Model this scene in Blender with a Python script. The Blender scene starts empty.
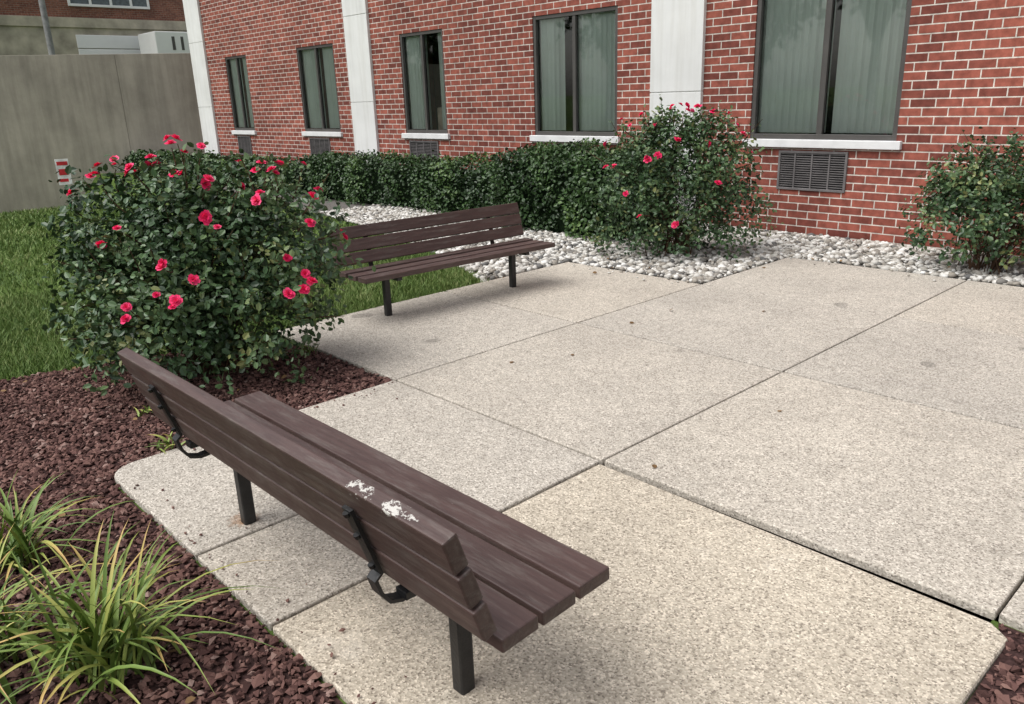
import bpy, math, numpy as np, bmesh
from mathutils import Matrix, Vector
rng=np.random.default_rng(7)
S=bpy.context.scene
D=8.234   # building face
# ---------- helpers
def link(o,parent=None):
    S.collection.objects.link(o)
    if parent: o.parent=parent
    return o
def empty(name,loc=(0,0,0),rz=0):
    e=bpy.data.objects.new(name,None);S.collection.objects.link(e);e.location=loc;e.rotation_euler=(0,0,rz);return e
def npmesh(name,V,Fc,mat,rnd=None,parent=None,smooth=False):
    V=np.asarray(V,dtype=np.float32).reshape(-1,3);Fc=np.asarray(Fc,dtype=np.int32)
    k=Fc.shape[1];m=bpy.data.meshes.new(name)
    m.vertices.add(len(V));m.vertices.foreach_set('co',V.ravel())
    m.loops.add(Fc.size);m.loops.foreach_set('vertex_index',Fc.ravel())
    m.polygons.add(len(Fc));m.polygons.foreach_set('loop_start',np.arange(len(Fc),dtype=np.int32)*k)
    try: m.polygons.foreach_set('loop_total',np.full(len(Fc),k,dtype=np.int32))
    except Exception: pass
    m.update(calc_edges=True);m.validate()
    if rnd is not None:
        a=m.attributes.new('rnd','FLOAT','POINT');a.data.foreach_set('value',np.asarray(rnd,dtype=np.float32))
    m.polygons.foreach_set('use_smooth',np.full(len(m.polygons),smooth))
    m.materials.append(mat);return link(bpy.data.objects.new(name,m),parent)
def boxes(name,L,mat,parent=None,bevel=0):
    V=[];Fc=[];rr=[]
    for b in L:
        x0,x1,y0,y1,z0,z1=b;n=len(V)
        V+=[(x0,y0,z0),(x1,y0,z0),(x1,y1,z0),(x0,y1,z0),(x0,y0,z1),(x1,y0,z1),(x1,y1,z1),(x0,y1,z1)]
        Fc+=[(n,n+3,n+2,n+1),(n+4,n+5,n+6,n+7),(n,n+1,n+5,n+4),(n+1,n+2,n+6,n+5),(n+2,n+3,n+7,n+6),(n+3,n,n+4,n+7)]
        rr+=[rng.random()]*8
    o=npmesh(name,V,Fc,mat,rr,parent)
    if bevel:
        md=o.modifiers.new('b','BEVEL');md.width=bevel;md.segments=2;md.limit_method='ANGLE'
    return o
def prism(name,poly,z0,z1,mat,parent=None,bevel=0,r=0.5):
    n=len(poly);V=[(p[0],p[1],z0) for p in poly]+[(p[0],p[1],z1) for p in poly]
    m=bpy.data.meshes.new(name)
    m.from_pydata(V,[],[list(range(n))[::-1],list(range(n,2*n))]+[(i,(i+1)%n,n+(i+1)%n,n+i) for i in range(n)])
    a=m.attributes.new('rnd','FLOAT','POINT');a.data.foreach_set('value',np.full(2*n,r,dtype=np.float32))
    m.materials.append(mat);o=link(bpy.data.objects.new(name,m),parent)
    if bevel:
        md=o.modifiers.new('b','BEVEL');md.width=bevel;md.segments=2;md.limit_method='ANGLE'
    return o
def sheet(name,poly,z,mat):
    m=bpy.data.meshes.new(name);m.from_pydata([(p[0],p[1],z) for p in poly],[],[list(range(len(poly)))])
    m.materials.append(mat);return link(bpy.data.objects.new(name,m))
def inpoly(P,poly):
    x,y=P[:,0],P[:,1];c=np.zeros(len(P),bool);n=len(poly)
    for i in range(n):
        x1,y1=poly[i];x2,y2=poly[(i+1)%n]
        if y1==y2: continue
        c^=((y1>y)!=(y2>y))&(x<(x2-x1)*(y-y1)/(y2-y1)+x1)
    return c
def scatter(poly,dens):
    a=np.array(poly);lo=a.min(0);hi=a.max(0);n=int((hi-lo).prod()*dens)
    P=lo+rng.random((n,2))*(hi-lo);return P[inpoly(P,poly)]
# ---------- materials
class M:
    def __init__(s,name,rough=.6,spec=.4):
        s.m=bpy.data.materials.new(name);s.m.use_nodes=True;s.nt=s.m.node_tree;s.N=s.nt.nodes;s.L=s.nt.links
        s.b=s.N['Principled BSDF'];s.b.inputs['Roughness'].default_value=rough;s.b.inputs['Specular IOR Level'].default_value=spec
    def n(s,t,**k):
        x=s.N.new(t)
        for a,v in k.items(): setattr(x,a,v)
        return x
    def l(s,a,b): s.L.new(a,b)
    def pos(s,obj=False,scale=None):
        o=s.n('ShaderNodeTexCoord').outputs['Object'] if obj else s.n('ShaderNodeNewGeometry').outputs['Position']
        if scale:
            mp=s.n('ShaderNodeMapping');mp.inputs['Scale'].default_value=scale;s.l(o,mp.inputs['Vector']);o=mp.outputs[0]
        return o
    def noise(s,vec,scale,detail=4,rough=.6):
        x=s.n('ShaderNodeTexNoise');x.inputs['Scale'].default_value=scale;x.inputs['Detail'].default_value=detail;x.inputs['Roughness'].default_value=rough
        s.l(vec,x.inputs['Vector']);return x.outputs['Fac']
    def ramp(s,fac,stops):
        r=s.n('ShaderNodeValToRGB');e=r.color_ramp.elements
        while len(e)<len(stops): e.new(.5)
        for el,(p,c) in zip(e,stops): el.position=p;el.color=(*c,1)
        s.l(fac,r.inputs[0]);return r.outputs[0]
    def mix(s,a,b,fac,mode='MIX'):
        x=s.n('ShaderNodeMix',data_type='RGBA',blend_type=mode)
        for inp,v in ((x.inputs[0],fac),(x.inputs[6],a),(x.inputs[7],b)):
            if hasattr(v,'links'): s.l(v,inp)
            elif isinstance(v,(int,float)): inp.default_value=v
            else: inp.default_value=(*v,1)
        return x.outputs[2]
    def bump(s,h,strength=.4,dist=.01):
        x=s.n('ShaderNodeBump');x.inputs['Strength'].default_value=strength;x.inputs['Distance'].default_value=dist
        s.l(h,x.inputs['Height']);s.l(x.outputs[0],s.b.inputs['Normal'])
    def dist(s,p,c,r):
        v=s.n('ShaderNodeVectorMath',operation='DISTANCE');s.l(p,v.inputs[0]);v.inputs[1].default_value=c
        m=s.n('ShaderNodeMath',operation='DIVIDE');s.l(v.outputs['Value'],m.inputs[0]);m.inputs[1].default_value=r;return m.outputs[0]
    def half(s,v):
        m=s.n('ShaderNodeMath',operation='MULTIPLY');s.l(v,m.inputs[0]);m.inputs[1].default_value=.5;return m.outputs[0]
    def col(s,c):
        if hasattr(c,'links'): s.l(c,s.b.inputs['Base Color'])
        else: s.b.inputs['Base Color'].default_value=(*c,1)
        return s
    def rnd(s):
        a=s.n('ShaderNodeAttribute');a.attribute_name='rnd';return a.outputs['Fac']
def g(v): return (v,v,v)
def brickmat(name,c1,c2,mort,course=.082,bl=.235,axis='x'):
    a=M(name,.85,.2);p=a.pos();sx=a.n('ShaderNodeSeparateXYZ');a.l(p,sx.inputs[0]);cb=a.n('ShaderNodeCombineXYZ')
    a.l(sx.outputs[0 if axis=='x' else 1],cb.inputs[0]);a.l(sx.outputs[2],cb.inputs[1])
    b=a.n('ShaderNodeTexBrick');a.l(cb.outputs[0],b.inputs['Vector']);b.inputs['Scale'].default_value=1
    b.inputs['Brick Width'].default_value=bl;b.inputs['Row Height'].default_value=course;b.inputs['Mortar Size'].default_value=.0062
    b.inputs['Mortar Smooth'].default_value=.15;b.inputs['Bias'].default_value=-.15;b.inputs['Color1'].default_value=(*c1,1);b.inputs['Color2'].default_value=(*c2,1);b.inputs['Mortar'].default_value=(*mort,1)
    n1=a.noise(p,14,3);n2=a.noise(p,.7,3)
    c=a.mix(b.outputs['Color'],a.ramp(n1,[(.3,g(.62)),(.7,g(1.28))]),.8,'MULTIPLY')
    c=a.mix(c,a.ramp(n2,[(.35,g(.82)),(.65,g(1.12))]),.85,'MULTIPLY')
    a.col(c)
    inv=a.n('ShaderNodeMath',operation='SUBTRACT');inv.inputs[0].default_value=1;a.l(b.outputs['Fac'],inv.inputs[1])
    a.bump(inv.outputs[0],.8,.007);return a.m
brick=brickmat('brick',(.34,.105,.075),(.15,.045,.036),(.66,.60,.54))
brick_old=brickmat('brick_old',(.26,.11,.075),(.16,.065,.05),(.28,.23,.19),axis='y')
def simple(name,c,rough=.6,spec=.4,ns=8,amt=.3,bs=60,bstr=.2,obj=False):
    a=M(name,rough,spec);p=a.pos(obj);n=a.noise(p,ns,3)
    a.col(a.mix(c,a.ramp(n,[(.3,g(1-amt)),(.7,g(1+amt))]),1.0,'MULTIPLY'));a.bump(a.noise(p,bs,2),bstr,.003);return a.m
a=M('white_stucco',.8,.2);p=a.pos();c=a.mix((.76,.76,.75),a.ramp(a.noise(p,2,4),[(.3,g(.93)),(.7,g(1.05))]),1,'MULTIPLY')
c=a.mix(c,a.ramp(a.noise(a.pos(False,(9,9,.6)),1,4),[(.35,(.80,.79,.76)),(.55,g(1))]),.4,'MULTIPLY');a.col(c);a.bump(a.noise(p,150,2),.3,.003);white=a.m
sillm=simple('sill_white',(.75,.75,.75),.6,.3,5,.08)
bronze=simple('bronze_frame',(.075,.07,.066),.45,.5,5,.15)
black=simple('black_steel',(.014,.014,.015),.42,.5,20,.4,90,.4)
dark=simple('dark_interior',(.05,.055,.055),.9,.1)
blindm=simple('blind_fabric',(.82,.88,.84),.8,.2,3,.05)
acm=simple('ac_louver',(.15,.14,.14),.5,.4,8,.2)
gm=M('window_glass');gm.N.remove(gm.b);tr=gm.n('ShaderNodeBsdfTransparent');tr.inputs[0].default_value=(.95,.98,.965,1)
gl=gm.n('ShaderNodeBsdfGlossy');gl.inputs['Roughness'].default_value=.02;gl.inputs['Color'].default_value=(.95,.97,.97,1)
fr=gm.n('ShaderNodeFresnel');fr.inputs[0].default_value=1.75;mx=gm.n('ShaderNodeMixShader');gm.l(fr.outputs[0],mx.inputs[0]);gm.l(tr.outputs[0],mx.inputs[1]);gm.l(gl.outputs[0],mx.inputs[2])
gm.l(mx.outputs[0],gm.N['Material Output'].inputs[0]);glass=gm.m
a=M('aggregate_concrete',.85,.2);p=a.pos();v=a.n('ShaderNodeTexVoronoi');v.inputs['Scale'].default_value=165;a.l(p,v.inputs['Vector'])
sep=a.n('ShaderNodeSeparateColor');a.l(v.outputs['Color'],sep.inputs[0])
st=a.ramp(sep.outputs[0],[(0,(.22,.195,.17)),(.22,(.41,.375,.325)),(.75,(.55,.51,.45)),(1,(.74,.69,.62))])
c=a.mix(st,a.ramp(a.noise(p,1.1,4),[(.3,(.84,.83,.82)),(.7,(1.09,1.08,1.06))]),.9,'MULTIPLY')
c=a.mix(c,a.ramp(a.noise(p,14,5,.75),[(.35,g(.85)),(.65,g(1.1))]),.8,'MULTIPLY')
c=a.mix(c,a.ramp(a.rnd(),[(0,(.92,.93,.94)),(.5,(1,1,1)),(1,(1.06,1.02,.94))]),1,'MULTIPLY')
c=a.mix(c,a.ramp(a.noise(p,3.1,1,.3),[(.22,g(.45)),(.25,g(1))]),.6,'MULTIPLY')
ef=a.ramp(a.noise(p,2.3,5,.7),[(.56,g(0)),(.74,g(.5))]);efm=a.mix(g(0),ef,a.ramp(a.rnd(),[(.85,g(0)),(.92,g(1))]));c=a.mix(c,(.78,.72,.63),efm)
dl=a.dist(p,(-2.765,1.085,0),.13);nz=a.noise(p,35,3);dm=a.n('ShaderNodeMath',operation='ADD');a.l(dl,dm.inputs[0]);a.l(nz,dm.inputs[1])
c=a.mix(c,a.ramp(dm.outputs[0],[(.6,(.62,.36,.2)),(1.0,(1,1,1))]),.85,'MULTIPLY')
a.col(c);a.bump(v.outputs['Distance'],.4,.003);conc=a.m
joint=simple('joint_dirt',(.018,.016,.014),.95,.1)
a=M('cast_concrete',.85,.2);p=a.pos();c=a.ramp(a.noise(p,.8,6,.7),[(.3,(.32,.29,.25)),(.7,(.48,.435,.375))])
c=a.mix(c,a.ramp(a.noise(a.pos(False,(6,6,.5)),1,5),[(.35,g(.78)),(.6,g(1.05))]),.8,'MULTIPLY');a.col(c);a.bump(a.noise(p,30,3),.3,.01);cwall=a.m
a=M('lawn_soil',.95,.1);p=a.pos();a.col(a.ramp(a.noise(p,5,6,.7),[(.3,(.055,.095,.022)),(.7,(.12,.18,.045))]));a.bump(a.noise(p,60,4),.7,.03);lawn=a.m
mulchs=simple('mulch_base',(.05,.028,.026),.95,.1,60,.6,80,.9)
rocks_s=simple('rock_base',(.14,.13,.12),.95,.1,40,.5,60,.9)
def rmat(name,stops,rough=.6,spec=.3):
    a=M(name,rough,spec);a.col(a.ramp(a.rnd(),stops));return a.m
mulch=rmat('lava_mulch',[(0,(.055,.030,.027)),(.5,(.135,.072,.063)),(.9,(.21,.12,.10)),(1,(.33,.23,.20))],.95,.1)
rock=rmat('river_rock',[(0,(.12,.12,.12)),(.25,(.30,.27,.23)),(.5,(.46,.44,.40)),(.8,(.64,.62,.58)),(1,(.76,.75,.72))],.75,.25)
leaf=rmat('rose_leaf',[(0,(.022,.048,.019)),(.5,(.058,.115,.044)),(.88,(.115,.18,.072)),(1,(.20,.22,.08))],.40,.5)
hleaf=rmat('hedge_leaf',[(0,(.014,.036,.010)),(.6,(.045,.095,.025)),(1,(.13,.21,.055))],.4,.45)
petal=rmat('rose_petal',[(0,(.60,.010,.08)),(.6,(.90,.035,.17)),(1,(.93,.14,.30))],.55,.3)
grassm=rmat('grass_blade',[(0,(.06,.115,.022)),(.6,(.14,.22,.055)),(1,(.30,.33,.13))],.6,.3)
lily=rmat('lily_blade',[(0,(.10,.17,.035)),(.5,(.20,.28,.06)),(.8,(.38,.38,.10)),(1,(.5,.34,.12))],.5,.4)
twig=simple('twig',(.09,.055,.035),.9,.1)
litter=rmat('dry_leaf',[(0,(.10,.055,.025)),(1,(.30,.19,.09))],.8,.2)
def paintmat(name,chipx=()):
    a=M(name,.5,.5);p=a.pos(True);ps=a.pos(True,(2,30,30));gr=a.noise(ps,2,6,.7)
    oi=a.n('ShaderNodeObjectInfo')
    c=a.mix((.080,.048,.043),a.ramp(gr,[(.3,g(.70)),(.7,g(1.25))]),1,'MULTIPLY')
    c=a.mix(c,a.ramp(oi.outputs['Random'],[(0,g(.85)),(1,g(1.18))]),1,'MULTIPLY')
    c=a.mix(c,(.17,.145,.13),a.ramp(a.noise(a.pos(True,(3,25,25)),1.5,6,.75),[(.50,g(0)),(.8,g(.85))]))
    chip=a.ramp(a.noise(a.pos(True,(22,50,50)),1,5,.65),[(.72,g(0)),(.735,g(.8))])
    c=a.mix(c,(.40,.37,.33),chip)
    for (cx,cy,cz,r) in chipx:
        ad=a.n('ShaderNodeMath',operation='MULTIPLY_ADD');a.l(a.noise(a.pos(True,(.7,1,1)),60,6,.8),ad.inputs[0]);ad.inputs[1].default_value=3.2
        mp=a.n('ShaderNodeMapping');mp.inputs['Scale'].default_value=(.5,1,1);a.l(p,mp.inputs[0])
        a.l(a.dist(mp.outputs[0],(cx*.5,cy,cz),r),ad.inputs[2])
        c=a.mix(c,(.56,.54,.50),a.ramp(a.half(ad.outputs[0]),[(.90,g(1)),(.93,g(0))]))
    a.col(c);a.bump(gr,.4,.004)
    a.l(a.ramp(a.noise(p,12,3),[(.3,g(.38)),(.7,g(.62))]),a.b.inputs['Roughness']);return a.m
paint=paintmat('brown_paint');paint_top=paintmat('brown_paint_worn',[(.60,.046,.0,.045),(.73,.046,.005,.04),(.80,.046,0,.016)])
# ---------- camera / world
R=(.68583,.72702,-.03287);UP=(-.20284,.23434,.95076);F=(-.69892,.64539,-.30819);H=1.55
cam=bpy.data.cameras.new('camera');co=link(bpy.data.objects.new('camera',cam))
co.matrix_world=Matrix(((R[0],UP[0],-F[0],0),(R[1],UP[1],-F[1],0),(R[2],UP[2],-F[2],H),(0,0,0,1)))
cam.sensor_width=36;cam.lens=27.82;cam.clip_start=.05;cam.clip_end=1000;S.camera=co
w=bpy.data.worlds.new('World');S.world=w;w.use_nodes=True;nt=w.node_tree;bg=nt.nodes['Background']
sk=nt.nodes.new('ShaderNodeTexSky');sk.sky_type='NISHITA';sk.sun_disc=False;sk.sun_elevation=math.radians(58);sk.sun_rotation=math.radians(200);sk.dust_density=3;sk.air_density=1.2
hs=nt.nodes.new('ShaderNodeHueSaturation');hs.inputs['Saturation'].default_value=.3;nt.links.new(sk.outputs[0],hs.inputs['Color']);nt.links.new(hs.outputs[0],bg.inputs[0]);bg.inputs[1].default_value=.15
sl=bpy.data.lights.new('sun','SUN');sl.energy=2.8;sl.angle=math.radians(55);sl.color=(1,.98,.95);so=link(bpy.data.objects.new('sun',sl))
az=math.radians(200);el=math.radians(58);sd=Vector((math.sin(az)*math.cos(el),math.cos(az)*math.cos(el),math.sin(el)));so.rotation_euler=(-sd).to_track_quat('-Z','Y').to_euler()
S.view_settings.view_transform='Standard';S.view_settings.look='None';S.view_settings.exposure=0
# ---------- ground
xs=np.array([-400,-200,-100,-60,-40,-32]+list(np.arange(-28,6,.5))+[8,20,60,200,400.]);ys=np.array([-400,-200,-60,-20,-8]+list(np.arange(-4,14,.5))+[20,40,100,200,400.])
X,Y=np.meshgrid(xs,ys,indexing='ij')
def ss(t): t=np.clip(t,0,1);return t*t*(3-2*t)
Z=-.03-1.4*ss((-15.2-X)/1.2)*ss((6.4-Y)/.8)*ss((X+24)/1+1)
V=np.stack([X,Y,Z],-1).reshape(-1,3);ny=len(ys);I=np.arange((len(xs)-1)*ny).reshape(-1,ny)[:,:-1].ravel()
npmesh('ground',V,np.stack([I,I+ny,I+ny+1,I+1],1),lawn)
# ---------- patio
pat=empty('concrete_patio');j=.005;jy=.009;XL=-3.655;X0=-2.08;YF=.85;Y0=2.44
def q(x0,x1,y0,y1): return [(x0+j,y0+jy),(x1-j,y0+jy),(x1-j,y1-jy),(x0+j,y1-jy)]
Ys=[Y0,4.02,5.56,7.0];Xs=[-5.17,XL,X0,-.51,1.06,2.62,4.2]
for i in range(len(Xs)-1):
    for jj in range(3):
        if i==0 and jj==2: continue
        prism('slab',q(Xs[i],Xs[i+1],Ys[jj],Ys[jj+1]),-.12,0,conc,pat,.006,.2+.45*rng.random())
xm=-2.65;ym=1.28;arc=[(XL+.13*(1-math.cos(t)),YF+.13*(1-math.sin(t))) for t in np.linspace(0,math.pi/2,7)]
prism('slab',[(XL,Y0-.008)]+arc+[(xm-j,YF),(xm-j,ym+j),(X0-j,ym+j),(X0-j,Y0-.008)],-.12,0,conc,pat,.006,.45)
prism('slab',[(xm+j,YF),(X0-j,YF),(X0-j,ym-j),(xm+j,ym-j)],-.12,-.002,conc,pat,.006,.6)
prism('slab',[(X0+j,YF),(-.47,YF),(-.45,2.35),(-.51,Y0-.042),(X0+j,Y0-.020)],-.12,-.005,conc,pat,.009,.95)
prism('joint_fill',[(-5.16,Y0+.01),(XL+.01,Y0+.01),(XL+.01,YF+.15),(XL+.15,YF+.01),(-.52,YF+.01),(-.52,Y0+.01),(4.1,Y0+.01),(4.1,6.99),(XL+.02,6.99),(XL+.02,5.55),(-5.16,5.55)],-.2,-.030,joint,pat)
# ---------- beds
bed=[(-4.75,2.44),(-5.3,1.7),(-5.5,.9),(-5.9,0),(-6.4,-1.2),(-.3,-1.2),(-.3,.2),(-.47,.84),(-3.53,.84),(-3.66,.98),(-3.66,2.44)]
sheet('mulch_bed',bed,-.024,mulchs)
bed2=[(-.45,.3),(.8,.3),(.8,2.43),(-.50,2.43),(-.45,2.3)]
sheet('mulch_bed',bed2,-.020,mulchs)
oct_v=np.array([(1,0,0),(0,1,0),(-1,0,0),(0,-1,0),(0,0,1),(0,0,-1.)]);oct_f=np.array([(0,1,4),(1,2,4),(2,3,4),(3,0,4),(1,0,5),(2,1,5),(3,2,5),(0,3,5)])
t_=(1+5**.5)/2
ico_v=np.array([(-1,t_,0),(1,t_,0),(-1,-t_,0),(1,-t_,0),(0,-1,t_),(0,1,t_),(0,-1,-t_),(0,1,-t_),(t_,0,-1),(t_,0,1),(-t_,0,-1),(-t_,0,1)])/1.9
ico_f=np.array([(0,11,5),(0,5,1),(0,1,7),(0,7,10),(0,10,11),(1,5,9),(5,11,4),(11,10,2),(10,7,6),(7,1,8),(3,9,4),(3,4,2),(3,2,6),(3,6,8),(3,8,9),(4,9,5),(2,4,11),(6,2,10),(8,6,7),(9,8,1)])
def rotm(n,tilt=1.):
    az=rng.random(n)*2*math.pi;ca,sa=np.cos(az),np.sin(az);t=(rng.random(n)-.5)*2*tilt;ct,st=np.cos(t),np.sin(t)
    A=np.zeros((n,3,3));A[:,0,0]=ca;A[:,0,1]=-sa;A[:,1,0]=sa;A[:,1,1]=ca;A[:,2,2]=1
    B=np.zeros((n,3,3));B[:,0,0]=1;B[:,1,1]=ct;B[:,1,2]=-st;B[:,2,1]=st;B[:,2,2]=ct
    return A@B
def pebbles(name,P,z,smin,smax,tv,tf,mat,flat=.6,jit=.35,smooth=False,tilt=1.,pw=1.5):
    n=len(P);sc=smin+(smax-smin)*rng.random(n)**pw
    V=tv[None]*(1+jit*(rng.random((n,len(tv),3))-.5)*2)
    V=V*(sc[:,None,None]*np.stack([1+.4*rng.random(n),.7+.4*rng.random(n),flat*(.7+.6*rng.random(n))],1)[:,None,:])
    V=np.einsum('nij,nkj->nki',rotm(n,tilt),V)
    V[:,:,0]+=P[:,0,None];V[:,:,1]+=P[:,1,None];V[:,:,2]+=(z+sc*.3*rng.random(n)*2)[:,None]
    Fc=(tf[None]+(np.arange(n)*len(tv))[:,None,None]).reshape(-1,tf.shape[1])
    return npmesh(name,V,Fc,mat,np.repeat(rng.random(n),len(tv)),None,smooth)
P1=scatter(bed,4200);P1=P1[(P1[:,0]<-1.2)&(P1[:,1]>-.9)]
pebbles('lava_mulch',P1,-.018,.006,.018,oct_v,oct_f,mulch)
P2=scatter([(-.44,1.3),(.5,1.3),(.5,2.42),(-.49,2.42),(-.44,2.3)],3500)
pebbles('lava_mulch',P2,-.018,.006,.018,oct_v,oct_f,mulch)
Ps=np.concatenate([np.stack([-3.62+rng.exponential(.05,25),1.0+1.4*rng.random(25)],1),np.stack([-3.4+2.2*rng.random(40),.87+rng.exponential(.03,40)],1)])
pebbles('lava_mulch',Ps,.003,.004,.009,oct_v,oct_f,mulch)
rb=[(-5.17,4.5),(-5.17,5.57),(XL-.01,5.57),(XL-.01,7.01),(4.2,7.01),(4.2,D-.01),(-21,D-.01),(-21,7.2),(-14,6.5),(-9,5.7),(-6.6,5.05)]
sheet('rock_bed',rb,-.022,rocks_s)
Pr=scatter([(-5.19,4.5),(-5.19,5.59),(XL-.03,5.59),(XL-.03,7.03),(1.2,7.03),(1.2,D-.03),(-10.5,D-.03),(-10.5,5.95),(-9,5.7),(-6.6,5.05)],1050)
pebbles('river_rocks',Pr,-.012,.013,.038,ico_v,ico_f,rock,.68,.13,True,.5,1.6)
strag=np.concatenate([np.stack([-5.1+1.4*rng.random(14),5.53-rng.exponential(.08,14)],1),np.stack([-3.6+3.5*rng.random(14),6.96-rng.exponential(.07,14)],1)])
pebbles('river_rocks',strag,.004,.008,.018,ico_v,ico_f,rock,.62,.15,True,.3,1.6)
# ---------- grass
lawnpoly=[(-5.18,2.45),(-5.18,4.52),(-6.6,5.03),(-9,5.65),(-12,6.1),(-15.3,6.3),(-15.3,.2),(-5.75,-.2),(-5.52,.9),(-5.32,1.7),(-4.76,2.44)]
Pg=scatter(lawnpoly,900);Pg2=scatter([(-5.15,2.45),(-5.15,4.52),(-6.6,5.03),(-8,5.4),(-8,1),(-5.6,.2),(-5.52,.9),(-5.32,1.7),(-4.76,2.42)],4200)
Pg=np.concatenate([Pg,Pg2]);n=len(Pg)
hh=.03+.04*rng.random(n);az=rng.random(n)*6.283;ln=.028*rng.normal(size=(n,2));wd=.003+.002*rng.random(n)+.0008*np.maximum(0,np.hypot(Pg[:,0],Pg[:,1])-6)
patch=.5+.5*np.sin(Pg[:,0]*2.3+1.3*np.sin(Pg[:,1]*1.7))*np.sin(Pg[:,1]*2.9+Pg[:,0])
B=np.stack([Pg[:,0],Pg[:,1],np.full(n,-.03)],1);dx=np.stack([np.cos(az)*wd,np.sin(az)*wd,0*wd],1)
T=B+np.stack([ln[:,0],ln[:,1],hh],1);V=np.stack([B-dx,B+dx,T],1).reshape(-1,3)
npmesh('lawn_grass',V,np.arange(3*n).reshape(n,3),grassm,np.repeat(np.clip(rng.random(n)*.75+.25*patch,0,1),3))
# ---------- leaves
def nrm(v): return v/np.maximum(np.linalg.norm(v,axis=-1,keepdims=True),1e-9)
LV=np.array([(0,0,0),(.30,.28,.07),(.27,.68,.05),(0,1,-.06),(-.27,.68,.05),(-.30,.28,.07)]);LF=np.array([(0,1,2,3),(0,3,4,5)])
def leaves(P,Nn,size,rnd,wide=1.):
    n=len(P);d=nrm(np.cross(Nn,rng.normal(size=(n,3))));Sx=np.cross(d,Nn)
    sz=size*(.55+.7*rng.random(n))
    V=(LV[None,:,0,None]*wide*Sx[:,None]+LV[None,:,1,None]*d[:,None]+LV[None,:,2,None]*Nn[:,None])*sz[:,None,None]+P[:,None]
    Fc=(LF[None]+(np.arange(n)*6)[:,None,None]).reshape(-1,4);return V.reshape(-1,3),Fc,np.repeat(rnd,6)
def tubes(name,paths,r0,r1,mat,parent,ns=4):
    V=[];Fc=[]
    for pts in paths:
        pts=np.array(pts);m=len(pts)
        for i,pp in enumerate(pts):
            t=pts[min(i+1,m-1)]-pts[max(i-1,0)];t=t/np.linalg.norm(t);a1=np.cross(t,(.3,.5,.81));a1/=np.linalg.norm(a1);a2=np.cross(t,a1);r=r0+(r1-r0)*i/(m-1)
            for kk in range(ns):
                an=kk*2*math.pi/ns;V.append(pp+r*(a1*math.cos(an)+a2*math.sin(an)))
            if i:
                b=len(V)-2*ns
                for kk in range(ns): Fc.append((b+kk,b+(kk+1)%ns,b+ns+(kk+1)%ns,b+ns+kk))
    return npmesh(name,V,Fc,mat,None,parent,True)
def bloom(P,Nn,size):
    Vs=[];Fs=[];rr=[];n0=0
    for p_,nn in zip(P,Nn):
        s_=size*(.65+.55*rng.random());a1=nrm(np.cross(nn,rng.normal(size=3)));a2=np.cross(nn,a1);base=rng.random()
        for ring,(cnt,op) in enumerate(((6,1.0),(5,.62),(4,.3))):
            for kk in range(cnt):
                an=2*math.pi*(kk+.5*ring)/cnt+rng.normal()*.2;d=a1*math.cos(an)+a2*math.sin(an);sd_=np.cross(nn,d)
                r=s_*op*.5*(.8+.4*rng.random());h=s_*(.12+.12*ring);w_=s_*.27
                Vs+=[p_,p_+d*r*.6+sd_*w_+nn*h,p_+d*r*1.05+sd_*w_*.6+nn*h*.9,p_+d*r*1.05-sd_*w_*.6+nn*h*.9,p_+d*r*.6-sd_*w_+nn*h]
                Fs+=[(n0,n0+1,n0+2),(n0,n0+2,n0+3),(n0,n0+3,n0+4)]
                rr+=[np.clip(base*.6+.4*rng.random(),0,1)]*5;n0+=5
    return Vs,Fs,rr
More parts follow.
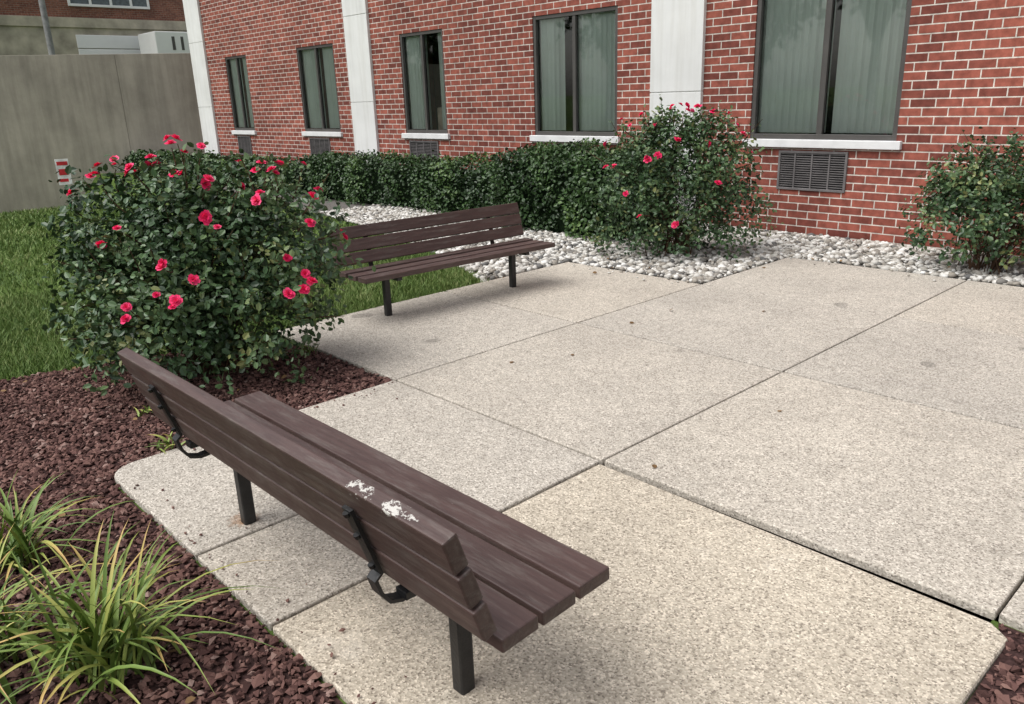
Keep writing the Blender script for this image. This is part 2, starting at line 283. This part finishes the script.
def bush(name,c,lobes,ncl,per,size,blooms,bloomsize=.06,sprigs=20):
    e=empty(name,(0,0,0));c=np.array(c);L=np.array(lobes);wt=L[:,3]**2.2;wt/=wt.sum()
    idx=rng.choice(len(L),ncl,p=wt);dr=nrm(rng.normal(size=(ncl,3)));dr[:,2]=np.where(dr[:,2]<-.65,-dr[:,2],dr[:,2])
    rad=L[idx,3]*(.35+.65*rng.random(ncl)**.4);rad*=1+.13*rng.normal(size=ncl)*(rng.random(ncl)<.5)
    C=c+L[idx,:3]+dr*rad[:,None];ok=C[:,2]>.03;C=C[ok];dr=dr[ok];ncl=len(C)
    P=np.repeat(C,per,0)+rng.normal(size=(ncl*per,3))*.050;P[:,2]=np.maximum(P[:,2],.01)
    Nn=nrm(np.repeat(dr,per,0)*.5+np.array([0,0,.55])+rng.normal(size=(ncl*per,3))*.6)
    zc=np.repeat(np.clip(.38+.28*rng.normal(size=ncl),0,.85),per)
    rn=np.clip(zc+.45*(rng.random(ncl*per)-.3),0,1)
    V,Fc,rr=leaves(P,Nn,size,rn);Vs=[V];Fs=[Fc];Rs=[rr];nb=len(V)
    paths=[];base=c+np.array([0,0,-.02])
    for k in rng.choice(ncl,min(60,ncl),replace=False):
        b=base+np.append(rng.normal(size=2)*.09,0);tpt=C[k];mid=b*.45+tpt*.55+np.array([0,0,.12]);mid[:2]=b[:2]*.6+tpt[:2]*.4
        paths.append([b,b*.7+mid*.3+np.array([0,0,.04]),mid,tpt])
    def sprig(st_,en,m,sp=.022):
        nonlocal nb
        paths.append([st_,st_*.5+en*.5+rng.normal(size=3)*.01,en])
        tt=rng.random(m);Pp=st_+(en-st_)*tt[:,None]+rng.normal(size=(m,3))*sp
        V,Fc,rr=leaves(Pp,nrm(rng.normal(size=(m,3))+np.array([0,0,.8])),size,np.clip(.55+.4*rng.random(m),0,1));Vs.append(V);Fs.append(Fc+nb);Rs.append(rr);nb+=len(V)
    for k in range(sprigs):
        i=rng.integers(ncl);u=nrm(dr[i]+np.array([0,0,.6]));l=L[rng.integers(len(L))];st_=c+l[:3]+u*l[3]*.8;en=st_+u*(.2*l[3]+.08+.14*rng.random())+rng.normal(size=3)*.04
        if st_[2]<.2: continue
        sprig(st_,en,16)
    allP=[];allN=[]
    for b in blooms:
        b=np.array(b);ds=b-(c+L[:,:3]);dd_=np.linalg.norm(ds,axis=1);k=np.argmin(dd_/L[:,3]);dn=ds[k]/dd_[k];nn=nrm(dn+np.array([0,0,.5])+rng.normal(size=3)*.3)
        b=b+dn*.03
        sprig(b-dn*max(.14,dd_[k]-L[k,3]*.75),b,18,.03)
        for _ in range(1+(rng.random()<.45)):
            allP.append(b+rng.normal(size=3)*.028*(len(allP)%2)+nn*.02);allN.append(nrm(nn+rng.normal(size=3)*.3))
    if allP:
        V,Fc,rr=bloom(allP,allN,bloomsize);npmesh('blooms',V,Fc,petal,rr,e)
    npmesh('foliage',np.concatenate(Vs),np.concatenate(Fs),leaf,np.concatenate(Rs),e)
    tubes('canes',paths,.006,.0018,twig,e)
    return e
c1=(-4.70,1.80,0);lob1=[(0,0,.58,.54),(-.22,-.22,.48,.48),(.24,.27,.52,.48),(0,.0,.82,.41),(-.40,-.34,.42,.36),(.3,.38,.72,.38),(.1,-.3,.32,.42),(-.32,-.28,.80,.36),(.35,.1,.28,.4)]
b1=[(-4.73,1.78,1.30),(-4.68,1.92,1.28),(-5.09,1.39,1.15),(-5.06,1.47,1.19),(-5.04,1.55,1.19),(-4.76,1.70,1.19),(-4.80,1.58,1.19),(-4.78,1.66,1.20),(-4.62,2.05,1.16),(-4.40,2.25,1.16),(-4.40,2.26,1.09),(-4.34,2.36,1.16),(-4.26,1.77,0.89),(-4.24,2.05,1.04),(-4.16,2.29,0.99),(-4.30,2.41,1.01),(-4.03,2.02,0.72),(-3.99,2.10,0.63),(-3.99,1.99,0.54),(-4.21,1.58,0.66),(-4.24,1.48,0.54),(-4.27,1.41,0.56),(-4.33,1.28,0.54),(-4.11,2.41,0.80),(-4.29,1.48,0.73),(-3.98,2.08,0.55),(-4.60,1.40,.90),(-4.98,1.27,1.02),(-4.09,2.22,.88),(-4.33,2.12,1.10),(-4.42,1.98,1.08),(-4.78,1.86,1.25),(-4.9,1.6,1.18),(-4.5,2.2,1.17),(-4.72,1.32,.80),(-5.1,1.9,1.05),(-4.9,2.2,1.0),(-4.55,1.75,1.15),(-4.5,1.85,1.12),(-4.35,2.2,1.12)]
bush('rose_bush',c1,lob1,690,26,.045,b1,.060,34)
c2=(-4.60,6.47,0);lob2=[(0,0,.38,.56),(-.3,-.25,.32,.44),(.3,.25,.36,.48),(0,0,.82,.45),(-.3,-.2,.72,.40),(.32,.25,.8,.38),(-.08,-.05,1.06,.28),(.25,.22,1.05,.27),(-.28,-.2,1.0,.24)]
b2=[(c2[0]+.8*r+.59*f,c2[1]+.6*r-.8*f,z) for r,z,f in [(-.5,1.25,0),(-.55,1.05,.1),(-.42,1.2,.1),(-.2,1.25,.15),(.08,1.36,0),(.12,1.32,.05),(.2,1.34,0),(-.06,1.33,0),(.33,1.3,0),(.4,1.25,.05),(.52,1.18,0),(.58,1.1,.1),(.62,.95,.1),(.25,1.05,.3),(-.25,.95,.38),(-.15,.95,.38),(-.45,.65,.4),(-.3,.45,.5),(0,.38,.55),(0,1.08,.3),(.35,.7,.4),(-.55,.85,.2),(-.3,1.3,.05),(.0,1.34,.1)]]
bush('rose_bush',c2,lob2,540,24,.044,b2,.062,34)
c3=(-2.1,7.5,0);lob3=[(0,0,.42,.48),(-.32,-.08,.36,.38),(.3,0,.42,.42),(0,0,.7,.36),(.6,.05,.4,.4),(-.25,-.05,.62,.3)]
bush('rose_bush',c3,lob3,380,24,.045,[],.05,22)
# ---------- hedges
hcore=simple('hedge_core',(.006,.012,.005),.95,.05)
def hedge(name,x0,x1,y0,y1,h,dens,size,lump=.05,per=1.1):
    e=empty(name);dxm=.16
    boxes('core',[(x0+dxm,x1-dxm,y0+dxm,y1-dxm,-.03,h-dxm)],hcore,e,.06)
    A=[((x1-x0)*h,lambda a,b:(np.stack([x0+a*(x1-x0),0*a+y0,b*h],1),(0,-1,.25))),((x1-x0)*(y1-y0),lambda a,b:(np.stack([x0+a*(x1-x0),y0+b*(y1-y0),0*a+h],1),(0,0,1))),
       ((y1-y0)*h,lambda a,b:(np.stack([0*a+x1,y0+a*(y1-y0),b*h],1),(1,0,.25)))]
    Ps=[];Ns=[]
    for ar,f in A:
        n=int(ar*dens);p_,nn=f(rng.random(n),rng.random(n));Ps.append(p_);Ns.append(np.tile(nn,(n,1)))
    P=np.concatenate(Ps);Nn=np.concatenate(Ns).astype(float)
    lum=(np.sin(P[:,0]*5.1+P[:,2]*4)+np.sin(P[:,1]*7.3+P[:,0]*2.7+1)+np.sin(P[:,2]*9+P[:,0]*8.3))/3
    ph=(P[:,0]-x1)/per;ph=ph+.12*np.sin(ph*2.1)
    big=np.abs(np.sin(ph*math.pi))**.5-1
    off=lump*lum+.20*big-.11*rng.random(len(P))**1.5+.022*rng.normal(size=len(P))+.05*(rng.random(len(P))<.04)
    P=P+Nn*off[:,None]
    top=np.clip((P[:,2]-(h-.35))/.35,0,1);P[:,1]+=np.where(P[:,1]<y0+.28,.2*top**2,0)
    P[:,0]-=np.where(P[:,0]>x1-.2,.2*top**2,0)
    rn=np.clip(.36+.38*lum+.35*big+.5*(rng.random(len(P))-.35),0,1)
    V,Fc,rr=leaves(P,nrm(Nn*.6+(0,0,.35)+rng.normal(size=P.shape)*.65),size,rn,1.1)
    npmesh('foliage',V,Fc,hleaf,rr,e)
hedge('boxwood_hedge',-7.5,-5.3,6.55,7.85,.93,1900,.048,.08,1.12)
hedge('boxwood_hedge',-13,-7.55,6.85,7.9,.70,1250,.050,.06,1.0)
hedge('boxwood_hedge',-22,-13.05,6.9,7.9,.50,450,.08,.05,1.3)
# ---------- daylily
def daylily(name,c,n,Lm,spread):
    V=[];Fc=[];rr=[]
    for i in range(n):
        az=rng.random()*6.283;L_=Lm*(.55+.6*rng.random());b=np.array([c[0],c[1],-.02])+np.append(rng.normal(size=2)*spread,0)
        w_=.005+.005*rng.random();out=.25+.8*rng.random();d=np.array([math.cos(az),math.sin(az),0]);sd_=np.array([-d[1],d[0],0]);r=np.clip(rng.random()**1.3,0,1);K=8;n0=len(V)
        tw=rng.normal()*.6
        for k_ in range(K+1):
            t=k_/K;hz=L_*out*(t**1.5);z=L_*(math.sqrt(max(0,1-out*out*.5))*t-(.55*out)*t**3)
            ww=w_*(1-t**3)*(.6+.4*min(1,t*4));p_=b+d*hz+np.array([0,0,max(z,.01)])+sd_*tw*.14*t*t
            V+=[p_-sd_*ww,p_+np.array([0,0,-ww*.5]),p_+sd_*ww];rr+=[min(1,r*.7+.4*t**3*r*2)]*3
            if k_:
                a=n0+3*(k_-1);Fc+=[(a,a+1,a+4,a+3),(a+1,a+2,a+5,a+4)]
    npmesh(name,V,Fc,lily,rr,None,True)
daylily('daylily_plant',(-2.25,.42),130,.48,.06)
daylily('daylily_plant',(-2.5,.12),110,.45,.09)
daylily('daylily_plant',(-3.08,.36),70,.38,.05)
for wx,wy in ((-4.55,2.38),(-3.72,1.15),(-4.25,1.25)): daylily('weed_tuft',(wx,wy),16,.11,.03)
Pl=np.concatenate([scatter(bed,5),scatter([(-3.6,.9),(0,.9),(0,7),(-3.6,7)],.5),scatter([(-5.1,4.6),(-5.1,8),(-1,8),(-3,6.9)],9)])
zl=np.where((Pl[:,0]>XL)&(Pl[:,1]<7),.004,.015);zl=np.where(Pl[:,1]<.85,.004,zl)
V,Fc,rr=leaves(np.column_stack([Pl,zl]),nrm(rng.normal(size=(len(Pl),3))*.25+(0,0,1)),.035,rng.random(len(Pl)),1.3);V[:,2]=np.maximum(V[:,2],.002)
npmesh('leaf_litter',V,Fc,litter,rr)
# ---------- bench
def bench(loc,rz,Ln,legx,ly=0.0,lo=0.,so_=0.,sx=.6,drop=0):
    e=empty('park_bench',loc,rz);h=Ln/2
    def board(name,cy,cz,w_,t_,tilt,dl=0,m=None):
        o=boxes(name,[(-h+dl,h+dl,-w_/2,w_/2,-t_/2,t_/2)],m or paint,e,.005);o.location=(0,cy,cz);o.rotation_euler=(tilt,0,0);return o
    for i in range(3): board('seat_board',.157-.131*i,.421+.004*(i==2),.112,.038,math.radians(1.5+.5*i),.006*(i-1))
    ti=math.radians(108)
    for i in range(3):
        d=.055+.098*i;cy=-.185+d*math.cos(ti);cz=.455+d*math.sin(ti);board('back_board',cy,cz,.090,.04,ti,.004*(1-i),paint_top if i==2 else None)
    for s_ in (-1,1):
        x=s_*legx+lo
        boxes('leg_post',[(x-.024,x+.024,ly-.026,ly+.022,-.03+drop,.375)],black,e,.008)
        boxes('seat_bracket',[(x-.022,x+.022,-.17,.2,.377,.399)],black,e,.002)
        x=s_*sx+so_
        pts=[(-.06,.382),(-.12,.378),(-.17,.374),(-.205,.386),(-.228,.42),(-.24,.46)]
        for d in np.linspace(.03,.235,6): pts.append((-.185+d*math.cos(ti)-.030*math.sin(ti),.455+d*math.sin(ti)+.030*math.cos(ti)))
        V=[];Fc=[]
        for i,(y,z) in enumerate(pts):
            a=np.array(pts[max(i-1,0)]);b=np.array(pts[min(i+1,len(pts)-1)]);t=(b-a)/np.linalg.norm(b-a);nn=np.array([t[1],-t[0]])*.005
            V+=[(x-.018,y-nn[0],z-nn[1]),(x+.018,y-nn[0],z-nn[1]),(x+.018,y+nn[0],z+nn[1]),(x-.018,y+nn[0],z+nn[1])]
            if i:
                q0=4*(i-1)
                for k_ in range(4): Fc.append((q0+k_,q0+(k_+1)%4,q0+4+(k_+1)%4,q0+4+k_))
        Fc+=[(0,3,2,1),tuple(len(V)-4+k_ for k_ in range(4))]
        npmesh('back_strap',V,Fc,black,None,e)
        for d in (.055,.153,.222):
            y=-.185+d*math.cos(ti)-.038*math.sin(ti);z=.455+d*math.sin(ti)+.038*math.cos(ti)
            bm=bmesh.new();bmesh.ops.create_cone(bm,cap_ends=True,segments=8,radius1=.009,radius2=.007,depth=.012);me=bpy.data.meshes.new('bolt');bm.to_mesh(me);bm.free();me.materials.append(black)
            o=link(bpy.data.objects.new('bolt',me),e);o.location=(x,y,z);o.rotation_euler=(ti+math.pi/2,0,0)
    return e
bench((-2.0,1.09,0),.005,1.84,.65,.01,-.085,-.045,.60)
bench((-4.85,3.87,-.08),math.atan2(1.22,.06)+math.pi,1.83,.62,0,0,0,.60,.04)
# ---------- building
bl=empty('brick_building')
wins=[(-17.99,-16.96),(-14.79,-13.44),(-11.38,-10.25),(-8.28,-6.78),(-4.87,-3.26)]
z0=1.005;z1=2.565
pil=[(-19.69,-18.91),(-12.94,-12.21),(-6.23,-5.50)]
acs=[(-4.49,-3.72),(-11.28,-10.50),(-14.62,-13.87),(-17.85,-17.22),(-8.02,-7.24)]
xend=pil[0][0];sh=.09;a0=.47;a1=.885
holes=[(w_[0],w_[1],z0-sh,z1) for w_ in wins]+[(a_[0],a_[1],a0,a1) for a_ in acs]
xr=5.;top=6.5
xc=sorted(set([xend,xr]+[h_[0] for h_ in holes]+[h_[1] for h_ in holes]));zc=sorted(set([-.3,top]+[h_[2] for h_ in holes]+[h_[3] for h_ in holes]))
V=[];Fc=[]
def quad(a,b,c,d):
    n=len(V);V.extend([a,b,c,d]);Fc.append((n,n+1,n+2,n+3))
for i in range(len(xc)-1):
    for k_ in range(len(zc)-1):
        mx_=(xc[i]+xc[i+1])/2;mz=(zc[k_]+zc[k_+1])/2
        if any(h_[0]<mx_<h_[1] and h_[2]<mz<h_[3] for h_ in holes): continue
        quad((xc[i],D,zc[k_]),(xc[i+1],D,zc[k_]),(xc[i+1],D,zc[k_+1]),(xc[i],D,zc[k_+1]))
npmesh('wall',V,Fc,brick,None,bl)
V=[];Fc=[]
for h_ in holes:
    x0,x1,a_,b_=h_;y2=D+.25
    quad((x0,D,a_),(x0,D,b_),(x0,y2,b_),(x0,y2,a_));quad((x1,D,a_),(x1,y2,a_),(x1,y2,b_),(x1,D,b_));quad((x0,D,b_),(x1,D,b_),(x1,y2,b_),(x0,y2,b_));quad((x0,D,a_),(x0,y2,a_),(x1,y2,a_),(x1,D,a_))
npmesh('reveals',V,Fc,brick,None,bl)
boxes('body',[(xend,xr,D+1.2,D+12,-.3,top),(xend,xr,D,D+1.2,top,top+.2),(xend,xend+.1,D+.001,D+1.2,-.3,top)],simple('body_brick',(.2,.07,.05)),bl)
for i,w_ in enumerate(wins):
    x0,x1=w_;t=.05;yf=D+.012;mid=(x0+x1)/2
    boxes('window_sill',[(x0-.06,x1+.06,D-.05,D+.09,z0-sh+.004,z0-.003)],sillm,bl,.006)
    L=[(x0+.002,x0+t,yf,yf+.07,z0,z1-.002),(x1-t,x1-.002,yf,yf+.07,z0,z1-.002),(x0+t,x1-t,yf,yf+.07,z0,z0+t),(x0+t,x1-t,yf,yf+.07,z1-t,z1-.002),(mid-.025,mid+.025,yf+.005,yf+.065,z0+t,z1-t)]
    L+=[(mid-.045,mid-.025,yf+.02,yf+.06,z0+t,z1-t)]
    boxes('window_frame',L,bronze,bl,.003)
    npmesh('window_glass',[(x0+t,yf+.040,z0+t),(x1-t,yf+.040,z0+t),(x1-t,yf+.040,z1-t),(x0+t,yf+.040,z1-t)],[(0,1,2,3)],glass,None,bl)
    boxes('room',[(x0-.3,x1+.3,D+.9,D+.95,z0-.3,z1+.3)],dark,bl)
    V=[];Fc=[];x=x0+.03
    gap=[(mid-.03,mid+.14),(mid-.02,mid+.16),(mid+.02,mid+.3),(mid-.30,mid-.05),(mid+.02,mid+.12)][i]
    while x<x1-.03:
        if not(gap[0]<x<gap[1]):
            # each vane curves in plan; neighbours overlap slightly
            an=math.radians(16+rng.normal()*5);n=len(V);yb=D+.108
            prof=[(-.047,-.000),(-.02,.012),(.012,.014),(.047,.000)]
            cs_,sn_=math.cos(an),math.sin(an)
            pr=[(x+px*cs_-py*sn_,yb+px*sn_+py*cs_) for px,py in prof]
            for zz_ in (z0+.06,z1): V+=[(a_,b_,zz_) for a_,b_ in pr]
            Fc+=[(n+k_,n+k_+1,n+5+k_,n+4+k_) for k_ in range(3)]
        x+=.083
    npmesh('vertical_blinds',V,Fc,blindm,None,bl)
boxes('interior_blocks',[(-7.55,-7.42,D+.2,D+.3,z0+.02,z0+.55),(-10.75,-10.6,D+.2,D+.3,z0+.02,z0+.4)],simple('curtain_cream',(.5,.42,.34)),bl,.02)
for a_ in acs:
    x0,x1=a_;L=[(x0,x1,D-.02,D+.05,a0,a0+.025),(x0,x1,D-.02,D+.05,a1-.025,a1),(x0,x0+.025,D-.02,D+.05,a0+.025,a1-.025),(x1-.025,x1,D-.02,D+.05,a0+.025,a1-.025)]
    boxes('ac_frame',L,acm,bl,.003);L=[]
    z=a0+.04
    while z<a1-.03: L.append((x0+.025,x1-.025,D-.008,D+.012,z,z+.010));z+=.024
    for k_ in range(1,4): xx=x0+(x1-x0)*k_/4;L.append((xx-.008,xx+.008,D-.014,D-.009,a0+.025,a1-.025))
    boxes('ac_louvers',L,acm,bl);boxes('ac_back',[(x0+.01,x1-.01,D+.06,D+.1,a0+.01,a1-.01)],dark,bl)
for p_ in pil:
    L=[];lv=[-.1,1.52,2.95,4.35,top+.1]
    for k_ in range(len(lv)-1): L.append((p_[0],p_[1],D-.05,D+.02,lv[k_]+.010,lv[k_+1]))
    boxes('white_pilaster',L,white,bl,.004)
    boxes('pilaster_core',[(p_[0]+.008,p_[1]-.008,D-.036,D+.01,-.1,top)],white,bl)
# ---------- background retaining wall
pA=np.array([-22.89,5.84]);pB=np.array([-21.58,9.10]);zt=2.87
u=(pB-pA)/np.linalg.norm(pB-pA);nn=np.array([-u[1],u[0]]);pa=pA-u*14;pb=pB+u*8
def seg(a,b): return [tuple(a),tuple(b),tuple(b+nn*.3),tuple(a+nn*.3)]
rw=empty('concrete_retaining_wall');Lw=np.linalg.norm(pb-pa);t0=0
while t0<Lw:
    prism('wall_panel',seg(pa+u*(t0+.006),pa+u*min(Lw,t0+3.9)),-1.8,zt,cwall,rw,.006);t0+=3.9
prism('wall_core',seg(pa+nn*.03,pb+nn*.03-u*.02),-1.8,zt-.02,cwall,rw)
# ---------- distant building
db=empty('old_brick_building');XB=-40
boxes('walls',[(XB-15,XB,-10,40,-1,14)],brick_old,db)
stone=simple('limestone',(.42,.38,.30),.8,.2,1.5,.3);wd=simple('white_paint_far',(.78,.78,.77),.5,.4,1,.05)
boxes('stone_band',[(XB,XB+.14,-10,40,4.98,5.38),(XB,XB+.06,-10,40,1.5,4.98)],stone,db,.01)
boxes('garage_door',[(XB+.06,XB+.14,11.65,15.09,4.72-.58*(k2+1),4.72-.58*k2-.03) for k2 in range(5)],wd,db,.02)
L=[];Lf=[];wdh=3.44;zw=5.85
for yy in (2.5,11.6,19,25):
    Lf+=[(XB,XB+.08,yy,yy+wdh,zw,zw+.1),(XB,XB+.08,yy,yy+wdh,zw+1.7,zw+1.8)]+[(XB,XB+.08,yy+wdh*t,yy+wdh*t+.1,zw+.1,zw+1.7) for t in (0,.25,.5,.75,1-.1/wdh)]
    L.append((XB,XB+.03,yy+.1,yy+wdh-.1,zw+.1,zw+1.7))
boxes('window_panes',L,simple('far_glass',(.08,.1,.11),.2,.6),db);boxes('window_trim',Lf,wd,db,.01)
tk=empty('parked_truck');tx=-37
boxes('cargo_box',[(tx-2,tx,13.95,17.0,2.08,4.68)],wd,tk,.03)
boxes('cab',[(tx-1.9,tx-.1,17.1,18.9,1.2,3.4)],wd,tk,.2)
boxes('wheels',[(tx-.3,tx-.02,yy,yy+.8,.9,1.7) for yy in (14.5,17.6)],black,tk,.25)
boxes('lettering',[(tx+.003,tx+.01,14.65,14.78,3.93,4.48),(tx+.003,tx+.01,15.04,15.16,3.93,4.48)],bronze,tk)
ps=empty('utility_pole',(-30,7.95,0))
tubes('pole',[[(0,0,-1.6),(0,0,4),(0,0,9)]],.11,.08,simple('pole_metal',(.25,.25,.25),.5),ps,10);boxes('pole_cap',[(-.1,.1,-.1,.1,9,9.06)],acm,ps,.02)
# ---------- yard sign
e=empty('yard_sign',(-15.02,3.80,-.03),math.radians(75))
boxes('stake',[(-.015,.015,-.01,.01,0,.55)],simple('green_post',(.03,.2,.06)),e)
boxes('panel',[(-.10,.10,-.018,-.011,.40,.82)],simple('sign_white',(.8,.8,.8)),e,.002)
boxes('print',[(-.08,.08,-.021,-.0185,.72,.78),(-.07,.07,-.021,-.0185,.56,.66),(-.08,.05,-.021,-.0185,.45,.50)],simple('sign_red',(.6,.03,.04)),e)
# ---------- trees on the far side of the lawn (what the window glass faces)
tleaf=rmat('tree_leaf',[(0,(.02,.04,.012)),(1,(.08,.14,.04))],.6,.3)
for tx_,ty_,th in ((-34,-24,11),(-26,-28,9),(-18,-25,12),(-10,-30,10),(-2,-27,11),(-44,-18,10)):
    e=empty('broadleaf_tree',(tx_,ty_,0))
    tubes('trunk',[[(0,0,-.1),(.1,0,th*.3),(0,.1,th*.75)]]+[[(0,0,th*.3),(math.cos(q_)*1,math.sin(q_)*1,th*.5),(math.cos(q_)*2.2,math.sin(q_)*2.2,th*.7)] for q_ in (0,1.3,2.6,3.9,5.2)],.3,.06,twig,e,6)
    m=70;C=nrm(rng.normal(size=(m,3)))*rng.random((m,1))**.4*np.array([th*.33,th*.33,th*.3])+np.array([0,0,th*.66]);P=np.repeat(C,24,0)+rng.normal(size=(m*24,3))*.5
    V,Fc,rr=leaves(P,nrm(rng.normal(size=P.shape)+(0,0,.5)),.45,rng.random(len(P)));npmesh('crown',V,Fc,tleaf,rr,e)
